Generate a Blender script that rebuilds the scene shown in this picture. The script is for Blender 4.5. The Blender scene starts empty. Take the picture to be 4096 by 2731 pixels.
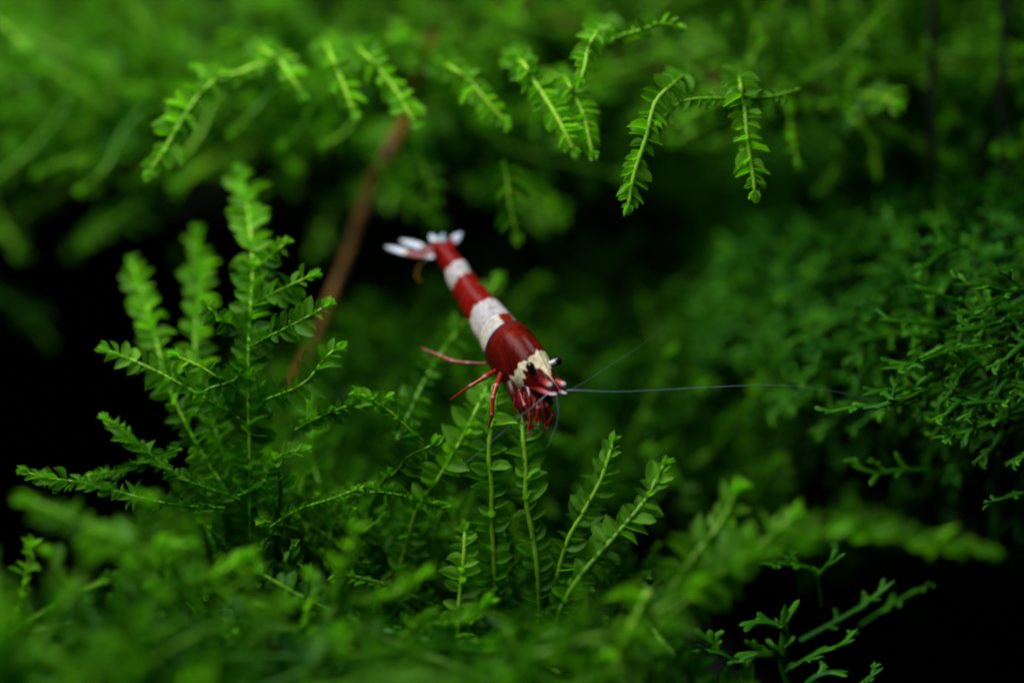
import bpy, math, random
import numpy as np
from mathutils import Vector, Matrix

random.seed(7)
rng = np.random.default_rng(11)
scene = bpy.context.scene
COL = scene.collection
scene.unit_settings.scale_length = 0.01          # one unit is one centimetre

# ------------------------------------------------------------------ camera
PITCH = math.radians(15)
DIST = 25.0                                      # focus distance, cm
FRAME = 7.0                                      # frame width at focus, cm
F = Vector((0, math.cos(PITCH), -math.sin(PITCH)))
U = Vector((0, math.sin(PITCH), math.cos(PITCH)))
R = Vector((1, 0, 0))
T = -F
CAM = -F * DIST
cd = bpy.data.cameras.new('camera')
cam = bpy.data.objects.new('camera', cd)
COL.objects.link(cam)
cam.location = CAM
cam.rotation_euler = (math.pi / 2 - PITCH, 0, 0)
cd.sensor_width = 360
cd.lens = 360 * DIST / FRAME
cd.clip_start = 0.5
cd.clip_end = 300
cd.dof.use_dof = True
cd.dof.focus_distance = DIST
APERTURE = 1.5                                  # lens opening, cm
cd.dof.aperture_fstop = 1e-3 * cd.lens / APERTURE
scene.camera = cam
SP = FRAME / 4096.0                              # one photograph pixel at focus, cm

# ------------------------------------------------------------------ world, lamp, exposure
w = bpy.data.worlds.new('World')
scene.world = w
w.use_nodes = True
w.node_tree.nodes['Background'].inputs[0].default_value = (0.55, 0.75, 0.8, 1)
w.node_tree.nodes['Background'].inputs[1].default_value = 0.009
ld = bpy.data.lights.new('aquarium_lamp', 'AREA')   # the lamp bar over the tank
ld.shape = 'RECTANGLE'
ld.size = 6
ld.size_y = 8
ld.energy = 3100
ld.color = (0.93, 1.0, 0.98)
lamp = bpy.data.objects.new('aquarium_lamp', ld)
COL.objects.link(lamp)
lamp.location = (-4.0, -1.3, 8.8)
lamp.rotation_euler = (0, 0, 0)
scene.view_settings.view_transform = 'Standard'
scene.view_settings.look = 'None'
scene.view_settings.exposure = 0
scene.view_settings.gamma = 1
scene.render.engine = 'CYCLES'
scene.cycles.max_bounces = 8
scene.cycles.diffuse_bounces = 3
scene.cycles.glossy_bounces = 2
scene.cycles.transmission_bounces = 4
scene.cycles.transparent_max_bounces = 12
scene.cycles.use_denoising = True
scene.cycles.pixel_filter_type = 'BLACKMAN_HARRIS'
scene.cycles.filter_width = 2.1
scene.cycles.sample_clamp_indirect = 4


def P(px, py, d=0.0):
    """a point of the photograph at d cm behind the focus distance, in the world"""
    D = DIST + d
    k = FRAME / 4096.0 * D / DIST
    return CAM + F * D + R * ((px - 2048) * k) - U * ((py - 1365.5) * k)


def project(p):
    """numpy (N,3) world points to photograph pixels and depth"""
    q = p - np.array(CAM)
    D = q @ np.array(F)
    k = 4096.0 / FRAME * DIST / D
    return 2048 + (q @ np.array(R)) * k, 1365.5 - (q @ np.array(U)) * k, D - DIST


# ------------------------------------------------------------------ materials
def new_mat(name):
    m = bpy.data.materials.new(name)
    m.use_nodes = True
    nt = m.node_tree
    nt.nodes.clear()
    out = nt.nodes.new('ShaderNodeOutputMaterial')
    return m, nt, out


def node(nt, kind, **kw):
    n = nt.nodes.new(kind)
    for k, v in kw.items():
        setattr(n, k, v)
    return n


def leaf_material(name, old, young, trans=0.62, rough=0.42, spec=0.12, tw=(1.0, 1.2, 0.2), clear=0.0):
    m, nt, out = new_mat(name)
    L = nt.links.new
    at = node(nt, 'ShaderNodeAttribute', attribute_name='age')
    geo = node(nt, 'ShaderNodeNewGeometry')
    oi = node(nt, 'ShaderNodeObjectInfo')
    add = node(nt, 'ShaderNodeMath', operation='ADD')
    fr = node(nt, 'ShaderNodeMath', operation='FRACT')
    L(geo.outputs['Random Per Island'], add.inputs[0])
    L(oi.outputs['Random'], add.inputs[1])
    L(add.outputs[0], fr.inputs[0])
    j = node(nt, 'ShaderNodeMath', operation='MULTIPLY_ADD')
    j.inputs[1].default_value = 0.34
    L(fr.outputs[0], j.inputs[0])
    sh = node(nt, 'ShaderNodeMath', operation='ADD')
    sh.inputs[1].default_value = -0.17
    L(at.outputs['Fac'], sh.inputs[0])
    L(sh.outputs[0], j.inputs[2])
    # blotchy cell texture
    tc = node(nt, 'ShaderNodeTexCoord')
    nz = node(nt, 'ShaderNodeTexNoise')
    nz.inputs['Scale'].default_value = 22
    nz.inputs['Detail'].default_value = 4
    L(tc.outputs['Object'], nz.inputs['Vector'])
    j2 = node(nt, 'ShaderNodeMath', operation='MULTIPLY_ADD', use_clamp=True)
    j2.inputs[1].default_value = 0.3
    sh2 = node(nt, 'ShaderNodeMath', operation='ADD')
    sh2.inputs[1].default_value = -0.15
    L(j.outputs[0], sh2.inputs[0])
    L(nz.outputs['Fac'], j2.inputs[0])
    L(sh2.outputs[0], j2.inputs[2])
    mx = node(nt, 'ShaderNodeMix', data_type='RGBA')
    mx.inputs[6].default_value = (*old, 1)
    mx.inputs[7].default_value = (*young, 1)
    pw = node(nt, 'ShaderNodeMath', operation='POWER')
    pw.inputs[1].default_value = 1.9
    L(j2.outputs[0], pw.inputs[0])
    L(pw.outputs[0], mx.inputs[0])
    bs = node(nt, 'ShaderNodeBsdfPrincipled')
    L(mx.outputs[2], bs.inputs['Base Color'])
    bs.inputs['Roughness'].default_value = rough
    bs.inputs['Specular IOR Level'].default_value = spec
    bs.inputs['Specular Tint'].default_value = (0.8, 1.0, 0.95, 1)
    tr = node(nt, 'ShaderNodeBsdfTranslucent')
    tm = node(nt, 'ShaderNodeMix', data_type='RGBA', blend_type='MULTIPLY')
    tm.inputs[0].default_value = 1
    tm.inputs[7].default_value = (*tw, 1)
    L(mx.outputs[2], tm.inputs[6])
    L(tm.outputs[2], tr.inputs['Color'])
    ms = node(nt, 'ShaderNodeMixShader')
    ms.inputs[0].default_value = trans
    L(bs.outputs[0], ms.inputs[1])
    L(tr.outputs[0], ms.inputs[2])
    if clear > 0:
        tp = node(nt, 'ShaderNodeBsdfTransparent')
        tp.inputs[0].default_value = (0.75, 1.0, 0.35, 1)
        m2 = node(nt, 'ShaderNodeMixShader')
        m2.inputs[0].default_value = clear
        L(ms.outputs[0], m2.inputs[1])
        L(tp.outputs[0], m2.inputs[2])
        L(m2.outputs[0], out.inputs[0])
    else:
        L(ms.outputs[0], out.inputs[0])
    return m


def noise_material(name, c1, c2, scale=3, rough=0.6, bump=0.3, spec=0.3, detail=6):
    m, nt, out = new_mat(name)
    L = nt.links.new
    tc = node(nt, 'ShaderNodeTexCoord')
    nz = node(nt, 'ShaderNodeTexNoise')
    nz.inputs['Scale'].default_value = scale
    nz.inputs['Detail'].default_value = detail
    L(tc.outputs['Object'], nz.inputs['Vector'])
    rp = node(nt, 'ShaderNodeValToRGB')
    rp.color_ramp.elements[0].position = 0.35
    rp.color_ramp.elements[0].color = (*c1, 1)
    rp.color_ramp.elements[1].position = 0.68
    rp.color_ramp.elements[1].color = (*c2, 1)
    L(nz.outputs['Fac'], rp.inputs[0])
    bs = node(nt, 'ShaderNodeBsdfPrincipled')
    bs.inputs['Roughness'].default_value = rough
    bs.inputs['Specular IOR Level'].default_value = spec
    L(rp.outputs[0], bs.inputs['Base Color'])
    b = node(nt, 'ShaderNodeBump')
    b.inputs['Strength'].default_value = bump
    b.inputs['Distance'].default_value = 0.1
    L(nz.outputs['Fac'], b.inputs['Height'])
    L(b.outputs[0], bs.inputs['Normal'])
    L(bs.outputs[0], out.inputs[0])
    return m


def shell_material(name, rough=0.3, spec=0.45, sss=0.0, alpha=1.0, mottle=0.35, scale=55, bump=0.12):
    m, nt, out = new_mat(name)
    L = nt.links.new
    at = node(nt, 'ShaderNodeAttribute', attribute_name='paint')
    tc = node(nt, 'ShaderNodeTexCoord')
    nz = node(nt, 'ShaderNodeTexNoise')
    nz.inputs['Scale'].default_value = scale
    nz.inputs['Detail'].default_value = 5
    L(tc.outputs['Object'], nz.inputs['Vector'])
    mr = node(nt, 'ShaderNodeMapRange')
    mr.inputs['From Min'].default_value = 0.3
    mr.inputs['From Max'].default_value = 0.7
    mr.inputs['To Min'].default_value = 1 - mottle
    mr.inputs['To Max'].default_value = 1 + mottle * 0.4
    L(nz.outputs['Fac'], mr.inputs['Value'])
    mu = node(nt, 'ShaderNodeMix', data_type='RGBA', blend_type='MULTIPLY')
    mu.inputs[0].default_value = 1
    L(at.outputs['Color'], mu.inputs[6])
    L(mr.outputs[0], mu.inputs[7])
    bs = node(nt, 'ShaderNodeBsdfPrincipled')
    bs.inputs['Roughness'].default_value = rough
    bs.inputs['Specular IOR Level'].default_value = spec
    bs.inputs['Subsurface Weight'].default_value = sss
    bs.inputs['Subsurface Radius'].default_value = (0.05, 0.02, 0.014)
    bs.inputs['Alpha'].default_value = alpha
    L(mu.outputs[2], bs.inputs['Base Color'])
    b = node(nt, 'ShaderNodeBump')
    b.inputs['Strength'].default_value = bump
    b.inputs['Distance'].default_value = 0.01
    L(nz.outputs['Fac'], b.inputs['Height'])
    L(b.outputs[0], bs.inputs['Normal'])
    L(bs.outputs[0], out.inputs[0])
    return m


M = {}
M['leaf'] = leaf_material('moss_leaf', (0.0045, 0.07, 0.0003), (0.21, 0.52, 0.035), clear=0.33)
M['stem'] = leaf_material('moss_stem', (0.03, 0.14, 0.0015), (0.25, 0.47, 0.028), trans=0.35, spec=0.2)
M['thallus'] = leaf_material('liverwort_thallus', (0.005, 0.07, 0.0004), (0.10, 0.35, 0.008), trans=0.3, rough=0.5, spec=0.12)
M['soil'] = noise_material('dark_soil', (0.004, 0.005, 0.004), (0.010, 0.011, 0.008), 4, 1.0, 0.6, 0.02)
M['rock'] = noise_material('dark_rock', (0.003, 0.004, 0.0035), (0.009, 0.010, 0.008), 2.5, 1.0, 0.6, 0.02)
M['wood'] = noise_material('brown_wood', (0.045, 0.018, 0.001), (0.15, 0.060, 0.003), 4, 0.6, 0.4)
M['bark'] = noise_material('dark_bark', (0.012, 0.007, 0.002), (0.05, 0.024, 0.006), 5, 0.8, 0.5, 0.1)
M['shell'] = shell_material('shrimp_shell', 0.22, 0.035, 0.4, mottle=0.34, scale=30, bump=0.45)
M['limb'] = shell_material('shrimp_limb', 0.28, 0.28, 0.05, mottle=0.25, scale=80)
M['fan'] = shell_material('tail_fan', 0.35, 0.15, 0.0, mottle=0.2)
M['eye'] = shell_material('shrimp_eye', 0.2, 0.25, 0.0, mottle=0.1)
M['feeler'] = shell_material('shrimp_feeler', 0.35, 0.6, 0.0, alpha=0.6, mottle=0.3, scale=60)


# ------------------------------------------------------------------ mesh helpers
def quad_mesh(name, V, Q, mats, mat_idx=None, age=None, paint=None, smooth=True):
    """numpy verts (N,3), quads (M,4) -> mesh"""
    V = np.asarray(V, dtype=np.float32)
    Q = np.asarray(Q, dtype=np.int32)
    me = bpy.data.meshes.new(name)
    me.vertices.add(len(V))
    me.vertices.foreach_set('co', V.ravel())
    me.loops.add(Q.size)
    me.loops.foreach_set('vertex_index', Q.ravel())
    me.polygons.add(len(Q))
    me.polygons.foreach_set('loop_start', np.arange(0, Q.size, 4, dtype=np.int32))
    me.polygons.foreach_set('use_smooth', np.full(len(Q), smooth, dtype=bool))
    for m in mats:
        me.materials.append(m)
    if mat_idx is not None:
        me.polygons.foreach_set('material_index', np.asarray(mat_idx, dtype=np.int32))
    if age is not None:
        a = me.attributes.new('age', 'FLOAT', 'POINT')
        a.data.foreach_set('value', np.asarray(age, dtype=np.float32))
    if paint is not None:
        a = me.attributes.new('paint', 'FLOAT_COLOR', 'POINT')
        c = np.ones((len(V), 4), dtype=np.float32)
        c[:, :3] = paint
        a.data.foreach_set('color', c.ravel())
    me.update(calc_edges=True)
    me.validate()
    return me


def link(name, data, parent=None, loc=None):
    o = bpy.data.objects.new(name, data)
    COL.objects.link(o)
    if parent is not None:
        o.parent = parent
    if loc is not None:
        o.location = loc
    return o


def tag(o, label=None, cat=None, group=None, kind=None):
    if label: o['label'] = label
    if cat: o['category'] = cat
    if group: o['group'] = group
    if kind: o['kind'] = kind
    return o


def spline(pts, n):
    """Catmull-Rom through pts (list of Vector or arrays) -> (n,k) array"""
    p = np.array([list(q) for q in pts], dtype=float)
    if len(p) == 2:
        t = np.linspace(0, 1, n)[:, None]
        return p[0] * (1 - t) + p[1] * t
    q = np.vstack([2 * p[0] - p[1], p, 2 * p[-1] - p[-2]])
    seg = np.linalg.norm(np.diff(p[:, :3], axis=0), axis=1)
    cum = np.concatenate([[0], np.cumsum(seg)])
    s = np.linspace(0, cum[-1], n)
    out = np.zeros((n, p.shape[1]))
    for i, v in enumerate(s):
        k = min(max(np.searchsorted(cum, v, side='right') - 1, 0), len(seg) - 1)
        t = (v - cum[k]) / max(seg[k], 1e-9)
        a, b, c, d = q[k], q[k + 1], q[k + 2], q[k + 3]
        out[i] = 0.5 * ((2 * b) + (c - a) * t + (2 * a - 5 * b + 4 * c - d) * t * t + (3 * b - a - 3 * c + d) * t ** 3)
    return out


def unit(v):
    v = np.asarray(v, dtype=float)
    return v / (np.linalg.norm(v, axis=-1, keepdims=True) + 1e-12)


def tube(path, rad, sides=8, flat=1.0, nrm=None):
    """path (n,3), rad (n,) -> verts, quads; flat squeezes along nrm"""
    path = np.asarray(path, float)
    n = len(path)
    rad = np.broadcast_to(rad, (n,))
    tan = unit(np.gradient(path, axis=0))
    ref = np.array(nrm if nrm is not None else (0.31, -0.83, 0.46), float)
    V = np.zeros((n * sides, 3))
    for i in range(n):
        b = ref - tan[i] * (ref @ tan[i])
        if np.linalg.norm(b) < 1e-3:
            b = np.array((1.0, 0, 0)) - tan[i] * tan[i][0]
        b = unit(b)
        c = np.cross(tan[i], b)
        ref = b if nrm is None else ref
        a = np.arange(sides) * 2 * math.pi / sides
        V[i * sides:(i + 1) * sides] = path[i] + rad[i] * (np.outer(np.cos(a) * flat, b) + np.outer(np.sin(a), c))
    i = np.arange(n - 1)[:, None] * sides
    j = np.arange(sides)[None, :]
    k = (j + 1) % sides
    Q = np.stack([i + j, i + k, i + sides + k, i + sides + j], -1).reshape(-1, 4)
    return V, Q


def grid_quads(nu, nv):
    i = np.arange(nu - 1)[:, None] * nv
    j = np.arange(nv - 1)[None, :]
    return np.stack([i + j, i + j + 1, i + nv + j + 1, i + nv + j], -1).reshape(-1, 4)


# ------------------------------------------------------------------ leaf shapes (length 1 along x, width y, normal z)
def leaf_shape(nu, nv, width, cup, arch, seed, wave=0.05):
    r = np.random.default_rng(seed)
    u = np.linspace(0, 1, nu)
    width = width * 0.86
    prof = np.interp(u, [0, 0.12, 0.35, 0.6, 0.8, 0.92, 1.0], [0.42, 0.8, 1.0, 0.96, 0.68, 0.30, 0.02]) * width / 2
    v = np.linspace(-1, 1, nv)
    uu, vv = np.meshgrid(u, v, indexing='ij')
    ph = r.uniform(0, 6.28, 3)
    x = uu
    y = vv * prof[:, None] * (1 + 0.07 * np.sin(9 * uu + ph[0]))
    z = cup * (vv ** 2) * (prof[:, None] / (width / 2)) * 0.35 + arch * uu ** 2 + wave * np.sin(6 * uu + ph[1]) * vv
    z += -0.03 * (np.abs(vv) < 0.01)
    return np.stack([x, y, z], -1).reshape(-1, 3), grid_quads(nu, nv)


LEAF_MESH = {}
for a_i, a in enumerate((0.12, 0.3, 0.5, 0.72, 0.95)):
    for k in range(4):
        V, Q = leaf_shape(6, 5, 0.66 + 0.07 * (k % 2), (0.45, 0.6, 0.35, 0.7)[k], (-0.12, -0.2, 0.02, -0.28)[k], 40 + k)
        LEAF_MESH[(a_i, k)] = quad_mesh('leaf', V, Q, [M['leaf']], age=np.full(len(V), a))
LOW = [leaf_shape(4, 3, 0.64, 0.5, -0.16, 60 + k) for k in range(3)]


def leaf_frames(path, nrm0, leaf, spacing, twist, ang, young, r, front=0.35, tipn=5, splay=0.0, base_skip=0.0):
    """transforms of all leaves along a stem: list of (origin, 3x3 columns l,w,n, length, age)"""
    n = len(path)
    tan = unit(np.gradient(path, axis=0))
    seg = np.linalg.norm(np.diff(path, axis=0), axis=1)
    cum = np.concatenate([[0], np.cumsum(seg)])
    L = cum[-1]
    out = []
    s = spacing * 0.5 + base_skip * L
    side = 1

    def put(s, az, a, length, age, tw):
        p = np.array([np.interp(s, cum, path[:, c]) for c in range(3)])
        t = unit(np.array([np.interp(s, cum, tan[:, c]) for c in range(3)]))
        nn = unit(nrm0 - t * (nrm0 @ t))
        b = np.cross(t, nn)
        rad = math.cos(az) * b + math.sin(az) * nn
        l = unit(math.cos(a) * t + math.sin(a) * rad)
        w0 = np.cross(rad, t)                       # width lies across that plane
        w0 = unit(w0 - l * (w0 @ l))
        n0 = np.cross(l, w0)
        # twist 90: blade's width across stem (blade faces along stem); twist 0: blade lies in the frond plane
        c_, s_ = math.cos(tw), math.sin(tw)
        w_ = s_ * w0 + c_ * n0
        n_ = np.cross(l, w_)
        if n_[2] < 0:
            w_, n_ = -w_, -n_
        out.append((p, np.stack([l, w_, n_], 1), length, age))

    while s < L:
        f = s / L
        fade = min(1.0, (L - s) / (leaf * 1.6) * 0.5 + 0.5)
        for sgn in (1, -1):
            if r.random() < 0.04:                         # a lost leaf
                continue
            a = math.radians(np.interp(f, [0, 0.75, 1], [ang[0], ang[0] * 0.95, ang[1]]) + r.normal(0, 10))
            az = (0 if sgn > 0 else math.pi) + r.normal(0, 0.38) + splay * sgn
            put(min(L, s + (0 if sgn > 0 else spacing * 0.5)), az, a, leaf * fade * r.choice([0.72, 0.9, 1.0, 1.1, 1.25]) * r.uniform(0.9, 1.1),
                np.interp(f, [0, 0.55, 1], [young[0], young[0] * 0.7 + young[1] * 0.3, young[1] + 0.05]) + r.normal(0, 0.09), math.radians(twist + r.normal(0, 24)))
        if r.random() < front:
            put(s, math.pi / 2 * (1 if r.random() < 0.6 else -1) + r.normal(0, 0.5), math.radians(ang[0] * 0.7 + r.normal(0, 8)),
                leaf * fade * r.uniform(0.6, 0.85), np.interp(f, [0, 1], young), math.radians(80 + r.normal(0, 15)))
        s += spacing * r.uniform(0.9, 1.12)
    for k in range(tipn):
        put(L * 0.995, k * 2.4 + r.normal(0, 0.3), math.radians(r.uniform(12, 34)), leaf * r.uniform(0.5, 0.75), young[1] + 0.1, math.radians(85))
    return out


def join_leaves(frames, origin, r):
    Vs, Qs, As = [], [], []
    off = 0
    for (p, m, ln, age) in frames:
        V, Q = LOW[int(r.integers(3))]
        Vs.append((V * ln) @ m.T + p - origin)
        Qs.append(Q + off)
        As.append(np.full(len(V), age))
        off += len(V)
    return np.vstack(Vs), np.vstack(Qs), np.concatenate(As)


def stem_geo(path, r0, r1, young, sides=8):
    n = len(path)
    t = np.linspace(0, 1, n)
    rad = r0 + (r1 - r0) * t
    rad = rad * (1 + 0.10 * np.sin(np.arange(n) * 1.9))
    rad[-1] *= 0.25
    V, Q = tube(path, rad, sides)
    age = np.repeat(np.interp(t, [0, 1], young), sides)
    return V, Q, age


FR = np.random.default_rng(5)


def frond(label, pts, leaf=95, spacing=60, twist=30, roll=0, ang=(72, 35), young=(0.35, 0.8), stem_r=12, objs=True,
          branches=(), group=None, name='moss_frond', front=0.12, splay=-0.25, cat='moss', tipn=5, tail=0.0, base_skip=0.0, wob=1.0):
    """a moss shoot: Empty at its base > stem (> leaf) and branch (> leaf); blurred shoots get one part of joined leaves"""
    r = FR
    if tail:                                             # a hanging shoot starts further back in the moss
        (x0, y0, d0), (x1, y1, d1) = pts[0], pts[1]
        pts = [(x0 + (x0 - x1) * 0.9, y0 + (y0 - y1) * 0.5 - 15, d0 + tail)] + list(pts)
    base = np.array(P(*pts[0]))
    root = link(name, None, None, Vector(base))
    root.empty_display_size = 0.1
    tag(root, label, cat, group)

    def shoot(pp, part, lf, sp, sr, yg, tp, rl, skip=0.0):
        wp = [np.array(P(*q)) for q in pp]
        ln = sum(np.linalg.norm(wp[i + 1] - wp[i]) for i in range(len(wp) - 1))
        path = spline(wp, max(8, int(ln / (sp * SP) * 2)))
        wv = r.normal(0, 1, 3) * 0.013 * wob
        path = path + np.outer(np.sin(np.linspace(0, 7, len(path)) + r.uniform(0, 6)), wv)
        V, Q, A = stem_geo(path, sr * SP * 1.15, sr * SP * 0.8, (yg[0] + 0.1, yg[1]))
        st = link(part, quad_mesh(part, V - base, Q, [M['stem']], age=A), root)
        tdir = unit(path[-1] - path[0])
        n0 = np.array(T)
        ra = math.radians(rl)
        side = np.cross(tdir, n0)
        nrm = n0 * math.cos(ra) + side * math.sin(ra)
        fr = leaf_frames(path, nrm, lf * SP, sp * SP, twist, ang, yg, r, front=front, tipn=tp, splay=splay, base_skip=skip)
        if objs:
            for (p, m, l_, age) in fr:
                ai = int(np.clip(round(age * 4.6 - 0.3), 0, 4))
                me = LEAF_MESH[(ai, int(r.integers(4)))]
                o = bpy.data.objects.new('leaf', me)
                COL.objects.link(o)
                o.parent = st
                mm = Matrix([[*(m[i] * l_), (p - base)[i]] for i in range(3)] + [[0, 0, 0, 1]])
                o.matrix_local = mm
        else:
            V, Q, A = join_leaves(fr, base, r)
            tag(link('leaves', quad_mesh('leaves', V, Q, [M['leaf']], age=A), st), kind='stuff')
        return st

    leaf, spacing, stem_r = leaf * (0.80 if objs else 0.85), spacing * 0.6, stem_r * 0.78
    shoot(pts, 'stem', leaf, spacing, stem_r, young, tipn, roll, base_skip)
    for b in branches:
        k = b[1] if len(b) > 1 else {}
        shoot(b[0], 'branch', k.get('leaf', leaf) * 0.84, k.get('spacing', spacing * 0.9) * 0.9, k.get('r', stem_r * 0.7),
              k.get('young', young), k.get('tip', 4), k.get('roll', roll))
    return root


# ------------------------------------------------------------------ large structure: ground, ledge, boulder, back wall
def vnoise(x, y, seed=0, octs=4, base=0.6):
    r = np.random.default_rng(seed)
    z = 0
    for o in range(octs):
        f = base * 2 ** o
        for _ in range(3):
            a = r.uniform(0, 6.28)
            z = z + np.sin((x * math.cos(a) + y * math.sin(a)) * f * r.uniform(0.8, 1.3) * 2 + r.uniform(0, 6.28)) / 3 / 1.8 ** o
    return z


def ground_z(x, y):
    z = -2.55 + 0.12 * vnoise(x, y, 3)
    z = z - 1.4 / (1 + np.exp(-(x - 1.9) * 4)) * (y < 50)
    hole = 1 / (1 + np.exp((x + 2.5) * 5)) * 1 / (1 + np.exp(-(y + 0.7) * 4))
    slope = (0.36 + 0.30 / (1 + np.exp(-(x - 0.4) * 2.5))) * np.clip(y - 2.6, 0, 7) / (1 + np.exp(-(x + 1.7) * 4))
    z = z + 1.4 / (1 + np.exp(-(x - 1.9) * 4)) / (1 + np.exp(-(y - 3.2) * 3))
    return z - 1.6 * hole + slope


gx, gy = np.meshgrid(np.linspace(-9, 9, 120), np.linspace(-7.5, 11, 120), indexing='ij')
V = np.stack([gx, gy, ground_z(gx, gy)], -1).reshape(-1, 3)
tag(link('ground', quad_mesh('ground', V, grid_quads(120, 120), [M['soil']])), kind='structure')

gx, gz = np.meshgrid(np.linspace(-12, 12, 80), np.linspace(-6, 9, 60), indexing='ij')
V = np.stack([gx, 10.5 + 0.35 * vnoise(gx, gz, 9), gz], -1).reshape(-1, 3)
tag(link('back_wall', quad_mesh('back_wall', V, grid_quads(80, 60), [M['rock']])), kind='structure')


def ledge_front(x):
    return 3.3 - 0.45 * np.tanh((x + 0.6) * 1.2) + 0.2 * np.sin(x * 1.3 + 1) + 0.1 * np.sin(x * 3.1) + 0.9 * np.maximum(0, x - 0.3) ** 2


LEDGE_Z = 0.58
nu, nv = 110, 40
u = np.linspace(-9, 0.25, nu)
a = np.linspace(0, 2 * math.pi, nv, endpoint=False)
V = []
for x in u:
    fr_ = ledge_front(x)
    bk = 9.5 - 4.5 / (1 + math.exp(-(x + 1.6) * 3))
    yc, ry = (fr_ + bk) / 2, (bk - fr_) / 2
    zc, rz = 0.18, 0.4
    tp_ = min(1.0, max(0.02, (0.25 - x) / 0.8)) ** 0.5
    ry, rz = ry * tp_, rz * tp_
    c, s = np.cos(a), np.sin(a)
    yy = yc - ry * np.sign(c) * np.abs(c) ** 0.35
    zz = zc + rz * np.sign(s) * np.abs(s) ** 0.6
    bb = 0.10 * vnoise(np.full(nv, x), yy + zz, 21)
    V.append(np.stack([np.full(nv, x), yy + bb, zz + bb], -1))
V = np.vstack(V)
i = np.arange(nu - 1)[:, None] * nv
j = np.arange(nv)[None, :]
k = (j + 1) % nv
Q = np.stack([i + j, i + k, i + nv + k, i + nv + j], -1).reshape(-1, 4)
tag(link('rock_ledge', quad_mesh('rock_ledge', V, Q, [M['rock']])), kind='structure')

BC, BR = np.array((6.0, 4.25, -0.6)), np.array((4.2, 4.1, 1.75))
th, ph = np.meshgrid(np.linspace(0, math.pi, 60), np.linspace(0, 2 * math.pi, 100), indexing='ij')
dirs = np.stack([np.sin(th) * np.cos(ph), np.sin(th) * np.sin(ph), np.cos(th)], -1).reshape(-1, 3)
bump = 1 + 0.04 * vnoise(dirs[:, 0] * 3 + dirs[:, 2] * 2, dirs[:, 1] * 3, 31)
tag(link('boulder', quad_mesh('boulder', BC + dirs * BR * bump[:, None] * 0.96, grid_quads(60, 100), [M['rock']])), kind='structure')

# ------------------------------------------------------------------ moss masses nobody could count
def frond_proto(seed, size=1.0):
    """a moss shoot one cm long along +z, bending to +x"""
    r = np.random.default_rng(seed)
    bend = r.uniform(0.05, 0.35)
    t = np.linspace(0, 1, 9)
    path = np.stack([bend * t ** 2, 0.04 * np.sin(4 * t + seed), t], -1)
    V, Q, A = stem_geo(path, 0.022, 0.016, (0.3, 0.7), 5)
    fr = leaf_frames(path, np.array((0.2, 1, 0.0)), r.uniform(0.115, 0.15) * size, 0.08 * size, r.uniform(20, 60), (70, 35), (0.2, 0.75), r, front=0.3, tipn=4, splay=0.25)
    LV, LQ, LA = join_leaves(fr, np.zeros(3), r)
    return (np.vstack([V, LV]), np.vstack([Q, LQ + len(V)]), np.concatenate([A, LA]),
            np.concatenate([np.ones(len(Q), int), np.zeros(len(LQ), int)]))


PROTOS = [frond_proto(100 + i) for i in range(10)]
FAR = [frond_proto(140 + i, 1.45) for i in range(8)]


def rot_frames(dirs, r, up=None):
    z = unit(dirs)
    q = unit(r.normal(size=z.shape))
    x = unit(q - z * np.sum(q * z, 1, keepdims=True))
    # let shoots bend downward or sideways at random
    if up is not None:
        q = np.array(up) + r.normal(0, 0.3, z.shape)
        y = unit(q - z * np.sum(q * z, 1, keepdims=True))
        return np.stack([np.cross(y, z), y, z], -1)
    y = np.cross(z, x)
    return np.stack([x, y, z], -1)                      # columns


def scatter(name, label, bases, dirs, lengths, protos, mats, r, brightshift=0.0, cat='moss', up=None):
    Vs, Qs, As, Ms = [], [], [], []
    off = 0
    fr = rot_frames(dirs, r, up)
    for i in range(len(bases)):
        V, Q, A, MI = protos[int(r.integers(len(protos)))]
        Vs.append((V * lengths[i]) @ fr[i].T + bases[i])
        Qs.append(Q + off)
        As.append(A + r.normal(0, 0.1) + brightshift)
        Ms.append(MI)
        off += len(V)
    me = quad_mesh(name, np.vstack(Vs), np.vstack(Qs), mats, np.concatenate(Ms), np.concatenate(As))
    o = link(name, me)
    return tag(o, label, cat, None, 'stuff')


def keep(bases, dirs, lengths, test):
    tips = bases + unit(dirs) * lengths[:, None]
    mid = bases + unit(dirs) * lengths[:, None] * 0.6
    m = test(*project(tips)) & test(*project(mid))
    return bases[m], dirs[m], lengths[m]


r = np.random.default_rng(77)
MM = [M['leaf'], M['stem']]

# foreground bed, in front of the focus plane
n = 620
b = np.stack([r.uniform(-4.6, 2.6, n), r.uniform(-3.4, -0.45, n), np.zeros(n)], -1)
b[:, 2] = ground_z(b[:, 0], b[:, 1]) + r.uniform(-0.1, 0.9, n)
dv = np.stack([r.normal(0.1, 1.0, n), r.normal(-0.25, 0.5, n), np.abs(r.normal(0.3, 0.3, n))], -1)
ln = r.uniform(0.75, 1.5, n)
lim_x = [-400, 0, 150, 450, 750, 1000, 1500, 1750, 1950, 2250, 2500, 2650, 2800, 5000]
lim_y = [2330, 2330, 2260, 2200, 2200, 2220, 2330, 2440, 2450, 2440, 2420, 2500, 2900, 2900]
b, dv, ln = keep(b, dv, ln, lambda x, y, d: (y > np.interp(x, lim_x, lim_y)) & (y < 3200))
scatter('foreground_moss', 'blurred bright green moss carpet along the bottom edge in front of the shrimp', b, dv, ln, PROTOS, MM, r, -0.08)

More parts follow.
